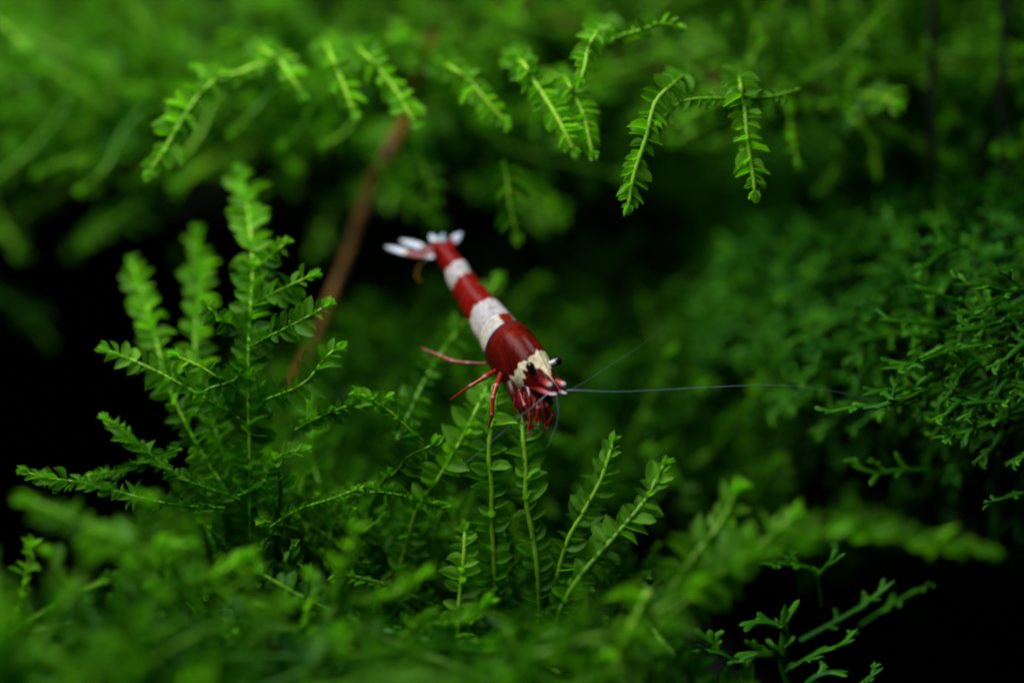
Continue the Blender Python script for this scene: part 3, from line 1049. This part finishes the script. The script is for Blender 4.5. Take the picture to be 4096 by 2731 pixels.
# ------------------------------------------------------------------ driftwood twigs
def twig(label, pts, rad, group=None):
    base = np.array(P(*pts[0]))
    path = spline([P(*q) for q in pts], 30)
    rr = np.linspace(rad[0], rad[1], 30) * SP * (1 + 0.14 * np.sin(np.arange(30) * 0.9) + 0.09 * np.cos(np.arange(30) * 2.3))
    V, Q = tube(path, rr, 12)
    o = link('twig', quad_mesh('twig', V - base, Q, [M['wood']]), None, Vector(base))
    return tag(o, label, 'twig', group)


twig('long brown twig leaning behind the shrimp from ledge to moss', [(1160, 1560, 2.1), (1262, 1350, 2.1), (1390, 1020, 2.15), (1490, 740, 2.15), (1580, 560, 2.2), (1640, 450, 2.6)], (22, 35))
twig('short brown twig stub poking out of the blurred top moss', [(1660, 350, 2.6), (1700, 265, 2.0), (1722, 205, 2.2), (1735, 150, 3.4)], (22, 27))

# ------------------------------------------------------------------ moss shoots one can tell apart
Y0, Y1 = (0.35, 0.85), (0.3, 0.95)
# branching plant on the left
frond('tallest branching moss plant on the left with a pale soft tip',
      [(1010, 2150, 0.25), (1000, 1850, 0.12), (985, 1520, 0.1), (992, 1300, 0.3), (1012, 1080, 0.6), (1000, 850, 0.95), (968, 695, 1.2)],
      leaf=112, spacing=62, twist=30, stem_r=10, splay=0.12, front=0.3, young=(0.2, 1.15), tipn=10, name='moss_plant', ang=(66, 40),
      branches=[
          ([(1010, 1080, 0.55), (1080, 1030, 0.45), (1140, 968, 0.45)], {'leaf': 78, 'spacing': 36}),
          ([(1003, 1220, 0.4), (1110, 1165, 0.3), (1236, 1106, 0.25)], {'leaf': 91, 'spacing': 39}),
          ([(990, 1390, 0.2), (1150, 1310, 0.05), (1297, 1226, 0.05)], {'leaf': 96, 'spacing': 41, 'young': (0.25, 0.85)}),
          ([(1030, 1640, 0.1), (1200, 1520, 0.0), (1367, 1402, 0.0)], {'leaf': 96, 'spacing': 41, 'young': (0.2, 0.85)}),
          ([(992, 1320, 0.3), (900, 1280, 0.2), (818, 1232, 0.2)], {'leaf': 80, 'spacing': 36, 'young': (0.2, 0.6)}),
          ([(985, 1570, 0.1), (850, 1500, 0.0), (705, 1416, -0.05)], {'leaf': 87, 'spacing': 37}),
          ([(960, 1680, 0.1), (720, 1530, 0.2), (427, 1402, 0.3)], {'leaf': 91, 'spacing': 41}),
          ([(985, 1480, 0.12), (900, 1530, 0.0), (820, 1570, -0.05)], {'leaf': 89, 'spacing': 41, 'young': (0.1, 0.4)}),
      ])
frond('pale round-tipped moss shoot, middle one of the three left tips', [(960, 2050, 0.4), (880, 1780, 0.5), (815, 1560, 0.7), (782, 1350, 0.9), (800, 1130, 1.2), (782, 925, 1.5)],
      leaf=98, spacing=56, twist=35, stem_r=10, splay=0.12, front=0.75, young=(0.35, 1.2), tipn=10)
frond('curved pale moss shoot with knobbly tip, shortest and leftmost of three', [(930, 2010, 0.3), (760, 1700, 0.4), (660, 1500, 0.6), (600, 1310, 0.85), (556, 1160, 1.1), (532, 1050, 1.3)],
      leaf=96, spacing=56, twist=40, stem_r=10, splay=0.12, front=0.75, young=(0.35, 1.2), tipn=10)
frond('soft pale moss shoot in front of the brown twig foot', [(1340, 2120, 0.6), (1285, 1930, 0.8), (1235, 1760, 1.0), (1228, 1585, 1.2)],
      leaf=98, spacing=58, twist=30, stem_r=9, splay=0.12, front=0.75, young=(0.25, 0.95))
frond('long thin moss shoot reaching farthest left over the black gap', [(900, 2040, 0.1), (600, 1985, 0.02), (350, 1950, 0.0), (200, 1925, 0.0), (105, 1885, 0.0)],
      leaf=88, spacing=50, twist=62, roll=65, stem_r=8, splay=0.12, front=0.75, young=(0.25, 0.7), ang=(60, 25))
frond('slanting moss shoot with bright tip above the leftmost thin shoot', [(960, 2010, 0.1), (760, 1920, 0.05), (570, 1790, 0.1), (427, 1682, 0.2)],
      leaf=80, spacing=48, twist=55, roll=50, stem_r=7, splay=0.12, front=0.75, young=(0.2, 0.8), ang=(55, 25))
frond('short level moss shoot pointing left just above the leftmost thin shoot', [(720, 1800, 0.2), (520, 1870, 0.25), (362, 1905, 0.35)],
      leaf=78, spacing=46, twist=55, roll=60, stem_r=7, splay=0.12, front=0.75, young=(0.25, 0.75), ang=(55, 25))
frond('small moss shoot ending right above dark leaves beside the tall plant foot', [(960, 1990, 0.0), (1080, 1880, -0.1), (1205, 1792, -0.12)],
      leaf=76, spacing=46, twist=50, roll=40, stem_r=7, splay=0.12, front=0.75, young=(0.1, 0.9), ang=(55, 25))
frond('moss shoot rising right towards the leaf pair left of the shrimp legs', [(1180, 1720, 0.05), (1330, 1645, 0.0), (1550, 1588, 0.0)],
      leaf=72, spacing=46, twist=50, roll=40, stem_r=7, splay=0.12, front=0.75, young=(0.3, 0.85), ang=(55, 25))
frond('moss shoot with two bright leaf tips crossing left of the shrimp legs', [(1690, 1760, 0.05), (1580, 1665, -0.03), (1500, 1610, -0.05), (1437, 1568, -0.05)],
      leaf=80, spacing=48, twist=45, roll=35, stem_r=7, splay=0.12, front=0.75, young=(0.3, 0.9), ang=(50, 22))
frond('beaded yellow moss stem running right among the dark bed leaves', [(1080, 2110, 0.0), (1220, 2030, -0.05), (1350, 1980, -0.08), (1470, 1945, -0.1)],
      leaf=62, spacing=46, twist=60, roll=70, stem_r=7, splay=0.12, front=0.75, young=(0.3, 0.8), ang=(60, 30))
frond('short leafy moss shoot beside and left of the shrimp-bearing stems', [(1560, 1900, 0.1), (1640, 1830, 0.05), (1730, 1770, 0.05)],
      leaf=92, spacing=54, twist=40, roll=20, stem_r=7, splay=0.12, front=0.75, young=(0.2, 0.7))
frond('low leafy moss shoot pointing right below the slanting stem', [(1480, 1970, 0.0), (1620, 1985, -0.05), (1770, 2025, -0.05)],
      leaf=84, spacing=50, twist=50, roll=50, stem_r=7, splay=0.12, front=0.75, young=(0.25, 0.7))
# shoots under and behind the shrimp
frond('upright moss stem under the shrimp whose top meets the straight walking leg', [(1985, 2620, 0.3), (1975, 2330, 0.1), (1968, 2100, 0.05), (1972, 1960, 0.03), (1962, 1830, 0.02), (1972, 1690, 0.03), (1985, 1560, 0.2)],
      leaf=112, spacing=70, twist=28, stem_r=14, front=0.4, young=(0.42, 0.9), ang=(70, 40))
frond('upright yellow moss stem directly below the shrimp claws', [(2165, 2620, 0.25), (2145, 2330, 0.05), (2130, 2150, 0.02), (2112, 1990, 0.0), (2112, 1850, 0.0), (2096, 1740, 0.02), (2090, 1650, 0.12)],
      leaf=112, spacing=66, twist=28, stem_r=15, front=0.4, young=(0.42, 0.9), ang=(66, 40))
frond('slanting leafy moss shoot rising behind the shrimp walking legs', [(1590, 2300, 0.4), (1660, 2050, 0.3), (1750, 1920, 0.28), (1830, 1790, 0.3), (1900, 1650, 0.38), (1950, 1540, 0.5)],
      leaf=100, spacing=58, twist=28, stem_r=11, splay=0.15, front=0.35, young=(0.42, 0.95), ang=(70, 40))
frond('moss shoot whose pale bud shows above the shrimp right flank', [(1590, 1760, 0.5), (1660, 1600, 0.6), (1730, 1460, 0.75), (1830, 1330, 0.95), (1930, 1215, 1.15), (1990, 1120, 1.3)],
      leaf=98, spacing=60, twist=30, stem_r=11, splay=0.15, front=0.35, young=(0.3, 0.95), ang=(68, 35))
frond('leafy moss shoot with toothed tip right of the shrimp, nearer of two', [(2190, 2500, 0.15), (2265, 2180, 0.0), (2330, 2050, 0.0), (2405, 1910, 0.02), (2455, 1772, 0.05)],
      leaf=104, spacing=58, twist=28, stem_r=13, young=(0.42, 0.9), ang=(62, 30))
frond('long leafy moss shoot with notched tip, second one right of the shrimp', [(2200, 2650, -0.3), (2250, 2430, -0.25), (2330, 2290, -0.25), (2460, 2140, -0.12), (2590, 1990, -0.05), (2668, 1850, 0.0)],
      leaf=104, spacing=64, twist=28, stem_r=14, young=(0.42, 0.95), ang=(60, 28))
frond('short upright moss shoot with rib-like leaves beside the small black hollow', [(1830, 2680, -0.05), (1835, 2500, -0.15), (1842, 2350, -0.15), (1852, 2230, -0.15), (1858, 2120, -0.12)],
      leaf=98, spacing=62, twist=30, stem_r=12, young=(0.5, 1.0), ang=(76, 45))
# hanging shoots on the ledge
H = dict(ang=(86, 60), tipn=7, tail=1.1)
frond('sharp green moss shoot hanging alone with its tip lowest of all', [(2700, 330, 0.3), (2622, 410, 0.12), (2590, 550, 0.02), (2545, 700, 0.0), (2522, 820, 0.0)],
      leaf=88, spacing=45, twist=60, stem_r=14, young=(0.60, 0.95), **H)
frond('sharp moss shoot hanging straight down from the level stem on the right', [(2960, 330, 0.25), (2978, 420, 0.2), (2990, 560, 0.12), (3012, 700, 0.08), (3020, 768, 0.08)],
      leaf=88, spacing=44, twist=60, stem_r=14, young=(0.60, 1.00), **H)
frond('level moss stem joining the right hanging shoots', [(3200, 360, 0.4), (3080, 385, 0.3), (2900, 395, 0.22), (2740, 410, 0.2), (2640, 480, 0.22)],
      leaf=64, spacing=42, twist=48, roll=50, stem_r=11, young=(0.45, 0.75))
frond('bright fishbone moss shoot hanging left of a paired one', [(2100, 250, 0.55), (2130, 325, 0.5), (2185, 430, 0.42), (2245, 540, 0.35), (2285, 610, 0.35)],
      leaf=84, spacing=42, twist=63, stem_r=15, young=(0.60, 1.05), **H)
frond('fishbone moss shoot hanging close right of its brighter neighbour', [(2250, 330, 0.5), (2290, 390, 0.46), (2345, 480, 0.42), (2390, 610, 0.38)],
      leaf=80, spacing=42, twist=63, stem_r=13, young=(0.55, 0.95), **H)
frond('short pale moss shoot with white-edged leaves near the top middle', [(2390, 130, 0.45), (2360, 190, 0.4), (2345, 260, 0.36), (2325, 318, 0.35)],
      leaf=80, spacing=37, twist=63, stem_r=13, young=(0.70, 1.15), **H)
frond('pale-edged moss shoot lying level at the top right of the middle', [(2420, 190, 0.6), (2520, 130, 0.5), (2630, 95, 0.45), (2720, 115, 0.45)],
      leaf=80, spacing=41, twist=53, roll=60, stem_r=11, young=(0.60, 0.95))
frond('moss shoot hanging down left, its curled tip above the three pale tips', [(860, 320, 0.9), (790, 390, 0.82), (730, 480, 0.75), (660, 600, 0.7), (600, 688, 0.7)],
      leaf=101, spacing=54, twist=56, roll=-30, stem_r=13, young=(0.60, 1.00), **H)
frond('level moss shoot ending in a bright bud on the left of the ledge', [(1180, 230, 1.2), (1050, 268, 1.1), (920, 290, 1.05), (790, 272, 1.0)],
      leaf=88, spacing=45, twist=53, roll=60, stem_r=12, young=(0.55, 1.15), ang=(60, 30))
frond('curved hanging moss shoot, leftmost of three yellow stems in a row', [(1060, 200, 1.2), (1120, 240, 1.1), (1165, 310, 1.0), (1205, 375, 1.0)],
      leaf=80, spacing=42, twist=60, stem_r=14, young=(0.55, 1.15), **H)
frond('hanging moss shoot, middle of three yellow stems in a row', [(1320, 210, 1.0), (1350, 280, 0.9), (1385, 370, 0.85), (1415, 445, 0.85)],
      leaf=83, spacing=41, twist=62, stem_r=14, young=(0.55, 1.05), **H)
frond('longest hanging moss shoot, rightmost of three yellow stems in a row', [(1460, 210, 1.0), (1530, 280, 0.9), (1590, 370, 0.85), (1625, 440, 0.8), (1655, 495, 0.8)],
      leaf=84, spacing=41, twist=62, stem_r=14, young=(0.55, 1.10), **H)
frond('hanging moss shoot with a yellow bud right of the brown twig end', [(1800, 270, 0.9), (1880, 330, 0.8), (1950, 410, 0.75), (2020, 490, 0.75)],
      leaf=83, spacing=44, twist=58, stem_r=14, young=(0.45, 0.95), **H)
# blurred hanging shoots behind
B = dict(objs=False, stem_r=11)
frond('blurred moss shoot hanging straight above the shrimp back', [(2010, 640, 1.0), (2030, 740, 1.0), (2050, 850, 1.0), (2062, 935, 1.0)], leaf=92, spacing=56, twist=60, young=(0.2, 0.7), **B)
frond('blurred moss shoot hanging right of the brown twig above the tail fan', [(1650, 540, 1.6), (1690, 640, 1.6), (1730, 780, 1.6)], leaf=98, spacing=56, twist=60, young=(0.2, 0.7), **B)
frond('long blurred moss shoot slanting down across the brown twig', [(1380, 520, 1.9), (1500, 660, 1.9), (1620, 790, 1.9), (1735, 872, 1.9)], leaf=84, spacing=56, twist=60, young=(0.3, 0.7), **B)
frond('blurred moss shoot hanging far left with a pale round tip', [(570, 440, 2.2), (470, 580, 2.1), (400, 680, 2.0), (345, 755, 2.0)], leaf=100, spacing=56, twist=50, young=(0.1, 0.9), **B)
frond('blurred moss shoot directly behind the curled hanging tip on the left', [(920, 330, 2.0), (840, 450, 1.9), (790, 540, 1.8), (745, 615, 1.8)], leaf=100, spacing=56, twist=50, young=(0.1, 0.85), **B)
frond('blurred pale moss shoot hanging above the tallest left plant tip', [(1100, 350, 1.8), (1030, 430, 1.7), (945, 525, 1.7)], leaf=92, spacing=54, twist=50, young=(0.15, 0.85), **B)
frond('blurred moss shoot hanging left of a lone yellow bud', [(1270, 400, 1.7), (1215, 490, 1.7), (1150, 575, 1.7)], leaf=96, spacing=54, twist=50, young=(0.15, 0.85), **B)
frond('blurred yellow moss bud hanging just left of the brown twig', [(1430, 470, 1.8), (1380, 530, 1.7), (1310, 575, 1.6)], leaf=76, spacing=50, twist=60, young=(0.2, 0.95), **B)
frond('long dim moss shoot hanging to the left edge of the picture', [(330, 340, 2.6), (200, 500, 2.5), (80, 640, 2.4), (-60, 760, 2.4)], leaf=100, spacing=56, twist=50, young=(0.2, 0.6), **B)
frond('blurred pale moss shoot in the top left corner', [(-80, 20, 2.2), (0, 90, 2.1), (90, 180, 2.0)], leaf=100, spacing=56, twist=50, young=(0.3, 1.0), **B)
frond('blurred moss shoot in the dark gap at the left edge', [(-160, 1150, 3.6), (0, 1180, 3.6), (110, 1270, 3.6), (185, 1350, 3.6)], leaf=96, spacing=60, twist=50, young=(0.1, 0.5), **B)
# foreground shoots, blurred
frond('pale blurred moss shoot standing up highest on the right foreground', [(2600, 2480, -1.03), (2720, 2320, -1.03), (2850, 2130, -0.99), (2935, 1970, -0.95)], leaf=141, spacing=74, twist=35, young=(0.55, 1.25), **B)
frond('blurred moss shoot with one bright round bud right of the pale one', [(2640, 2500, -1.27), (2850, 2320, -1.27), (3040, 2180, -1.23), (3180, 2070, -1.19)], leaf=141, spacing=70, twist=40, young=(0.45, 1.25), **B)
frond('long blurred moss shoot reaching right over the black corner', [(2620, 2460, -1.50), (2900, 2260, -1.58), (3200, 2155, -1.58), (3480, 2140, -1.58), (3720, 2180, -1.58), (3940, 2205, -1.58)], leaf=124, spacing=62, twist=60, roll=60, young=(0.65, 0.95), ang=(50, 25), **B)
frond('broad blurred moss shoot hanging into the dark right of bottom middle', [(2600, 2360, -1.11), (2545, 2470, -1.19), (2490, 2590, -1.19), (2400, 2760, -1.27)], leaf=153, spacing=70, twist=40, young=(0.75, 1.05), objs=False, stem_r=22)
frond('pale-ended blurred moss shoot lying level on the left foreground', [(300, 2190, -1.27), (480, 2205, -1.35), (620, 2195, -1.35), (735, 2175, -1.35)], leaf=110, spacing=58, twist=60, roll=60, young=(0.55, 1.25), ang=(50, 25), **B)
frond('blurred moss shoot rising right with a bright pointed end', [(620, 2400, -1.19), (750, 2340, -1.19), (880, 2290, -1.19), (985, 2235, -1.19)], leaf=115, spacing=58, twist=60, roll=60, young=(0.55, 1.20), ang=(50, 25), **B)
frond('wide blurred moss shoot rising right left of the small black hollow', [(1330, 2440, -1.19), (1480, 2400, -1.19), (1600, 2360, -1.19), (1690, 2305, -1.19)], leaf=115, spacing=58, twist=60, roll=60, young=(0.60, 0.95), ang=(50, 25), **B)
frond('blurred moss shoot with bright end right below the short upright shoot', [(1600, 2540, -0.55), (1720, 2510, -0.55), (1840, 2470, -0.55), (1940, 2425, -0.55)], leaf=108, spacing=56, twist=60, roll=60, young=(0.60, 1.20), ang=(50, 25), **B)
frond('blurred dark moss shoot sweeping left above the foreground carpet', [(620, 2220, -1.58), (430, 2140, -1.66), (280, 2070, -1.66), (130, 2010, -1.66)], leaf=132, spacing=60, twist=55, roll=50, young=(0.55, 0.80), ang=(55, 25), **B)


def stripe(label, px, d):  # thin upright tube in one even dark colour
    base = np.array(P(px, 720, d))
    path = spline([P(px, 720, d), P(px - 6, 300, d), P(px + 4, -150, d)], 16)
    V, Q = tube(path, 17 * SP, 8)
    tag(link('stripe', quad_mesh('stripe', V - base, Q, [M['soil']]), None, Vector(base)), label, 'stripe')


stripe('thin dark thread running upright in the top right, left of another', 3730, 1.7)
stripe('thin dark thread running upright nearest the right edge', 4020, 1.7)

# ------------------------------------------------------------------ liverwort fronds one can tell apart
LRN = np.random.default_rng(91)


def liverwort(label, arms, rad=16, group=None, dens=1.0, tint=-0.12):
    """arms: list of pixel polylines, first is the main axis"""
    base = np.array(P(*arms[0][0]))
    root = link('liverwort_frond', None, None, Vector(base))
    root.empty_display_size = 0.1
    tag(root, label, 'liverwort', group)
    for ai, arm in enumerate(arms):
        wp = [np.array(P(*q)) for q in arm]
        path = spline(wp, 12)
        r0 = rad * SP * (1.0 if ai == 0 else 0.85)
        nrm = unit(np.array((0.0, -0.45, 1.0)) + LRN.normal(0, 0.25, 3))
        V, Q = ribbon(path, r0, r0 * 0.85, nrm, 8, 0.35)
        o = link('branch', quad_mesh('branch', V - base, Q, [M['thallus']], age=np.repeat(np.linspace(0.25, 0.6, 12), 8) + tint), root)
        d_ = unit(path[-1] - path[0])
        sd = unit(np.cross(nrm, d_))
        ln_ = np.linalg.norm(path[-1] - path[0])
        kk = max(2, int(ln_ / (70 * SP) * dens))
        for q in range(kk):
            f = 0.25 + 0.7 * (q + LRN.uniform(0, 0.7)) / kk
            p0 = path[min(11, int(f * 11))]
            sg = 1 if q % 2 else -1
            an = math.radians(LRN.uniform(28, 55)) * sg
            dn = d_ * math.cos(an) + sd * math.sin(an) + nrm * LRN.normal(0, 0.12)
            out = []
            thallus(p0, dn, nrm, LRN.uniform(45, 95) * SP, r0 * 0.85, 1 if LRN.random() < 0.6 else 0, LRN, out, 7)
            Vs, Qs, off = [], [], 0
            for (pp, a0, a1, n_, dp) in out:
                V, Q = ribbon(pp, a0, a1 * 1.1, n_, 7, 0.35)
                Vs.append(V); Qs.append(Q + off); off += len(V)
            V = np.vstack(Vs)
            link('lobe', quad_mesh('lobe', V - base, np.vstack(Qs), [M['thallus']], age=np.full(len(V), 0.6 + tint)), o)
    return root


liverwort('forked liverwort frond in the dark bottom right, trunk-like with three arms', [
    [(3170, 2780, 0.3), (3130, 2650, 0.25), (3140, 2530, 0.2), (3140, 2415, 0.15)],
    [(3160, 2670, 0.25), (3270, 2610, 0.2), (3360, 2580, 0.15), (3432, 2512, 0.1)],
    [(3130, 2610, 0.25), (3040, 2615, 0.2), (2935, 2625, 0.15)],
    [(3130, 2500, 0.22), (3050, 2485, 0.2), (2955, 2500, 0.15)]], 20)
liverwort('antler-shaped liverwort frond nearest the bottom edge, left of the forked one', [
    [(3010, 2760, 0.15), (2960, 2670, 0.1), (2880, 2610, 0.05), (2762, 2602, 0.0)],
    [(2890, 2620, 0.05), (2850, 2570, 0.05), (2838, 2516, 0.05)],
    [(2950, 2660, 0.1), (2960, 2640, 0.05), (2972, 2640, 0.05)]], 20)
liverwort('thin liverwort frond spreading just under the long blurred moss shoot', [
    [(3290, 2420, 0.5), (3265, 2290, 0.45), (3160, 2255, 0.4), (3020, 2250, 0.35)],
    [(3270, 2300, 0.45), (3320, 2245, 0.4), (3355, 2190, 0.35)],
    [(3150, 2255, 0.4), (3145, 2235, 0.4), (3148, 2218, 0.4)]], 14)
liverwort('dim straight liverwort frond rising right in the black corner', [
    [(3200, 2560, 0.6), (3330, 2490, 0.55), (3450, 2420, 0.5), (3580, 2320, 0.45)]], 13)
liverwort('faint liverwort frond farthest right in the black corner', [
    [(3440, 2500, 0.9), (3560, 2420, 0.85), (3650, 2370, 0.8), (3735, 2335, 0.75)]], 14)
liverwort('short liverwort tips cut by the bottom edge right of the forked frond', [
    [(3180, 2790, 0.1), (3270, 2700, 0.05), (3395, 2685, 0.05)],
    [(3380, 2790, 0.1), (3460, 2720, 0.05), (3535, 2668, 0.05)]], 16)
liverwort('liverwort frond above the antenna bend, pointing left', [
    [(3800, 1400, 0.45), (3690, 1440, 0.3), (3600, 1465, 0.22), (3522, 1475, 0.2)], [(3660, 1450, 0.25), (3690, 1425, 0.2), (3694, 1420, 0.18)]], 15)
liverwort('liverwort frond touching the end of the long antenna', [
    [(3760, 1500, 0.4), (3640, 1560, 0.25), (3540, 1560, 0.15), (3445, 1582, 0.1)], [(3640, 1560, 0.25), (3670, 1540, 0.2), (3682, 1525, 0.18)]], 14)
liverwort('lowest pale liverwort frond pointing left below the antenna end', [
    [(3720, 1560, 0.4), (3580, 1615, 0.2), (3430, 1625, 0.1), (3282, 1656, 0.05)], [(3450, 1630, 0.1), (3530, 1620, 0.05), (3572, 1604, 0.05)]], 15)
liverwort('single liverwort frond over the black below the mat, right edge side', [
    [(4120, 1640, 0.3), (3980, 1680, 0.15), (3850, 1730, 0.08), (3722, 1752, 0.05)]], 13)
liverwort('twin-tipped liverwort frond near the right edge, halfway down', [
    [(4060, 1270, 0.35), (3960, 1300, 0.25), (3890, 1315, 0.2), (3820, 1320, 0.18)], [(3960, 1300, 0.25), (3980, 1280, 0.2), (3988, 1266, 0.2)]], 14)
liverwort('branched liverwort frond at the right edge, brightest of the mat', [
    [(4180, 1160, 0.3), (4040, 1165, 0.2), (3930, 1140, 0.15), (3812, 1138, 0.12)], [(4060, 1165, 0.2), (3980, 1210, 0.15), (3900, 1235, 0.12)], [(4080, 1150, 0.2), (4040, 1110, 0.2), (4030, 1080, 0.2)]], 15)
liverwort('short slim liverwort blade left of the twin-tipped frond', [
    [(3760, 1300, 0.5), (3650, 1290, 0.4), (3512, 1275, 0.35)]], 12)
liverwort('slim liverwort blade pointing left under the brightest frond', [
    [(3860, 1210, 0.45), (3740, 1175, 0.4), (3620, 1143, 0.35)]], 12)
liverwort('pale straight liverwort blade between the twin-tipped and antenna fronds', [
    [(4060, 1360, 0.3), (3950, 1375, 0.2), (3830, 1394, 0.15)]], 13)
liverwort('dim liverwort frond in the shadow under the antenna', [
    [(3720, 1880, 0.6), (3600, 1880, 0.5), (3500, 1890, 0.45), (3400, 1860, 0.4)]], 14)
liverwort('small liverwort sprig at the right edge above the black corner', [
    [(4160, 1950, 0.3), (4080, 1975, 0.2), (4040, 1985, 0.18), (3965, 2005, 0.15)]], 11)
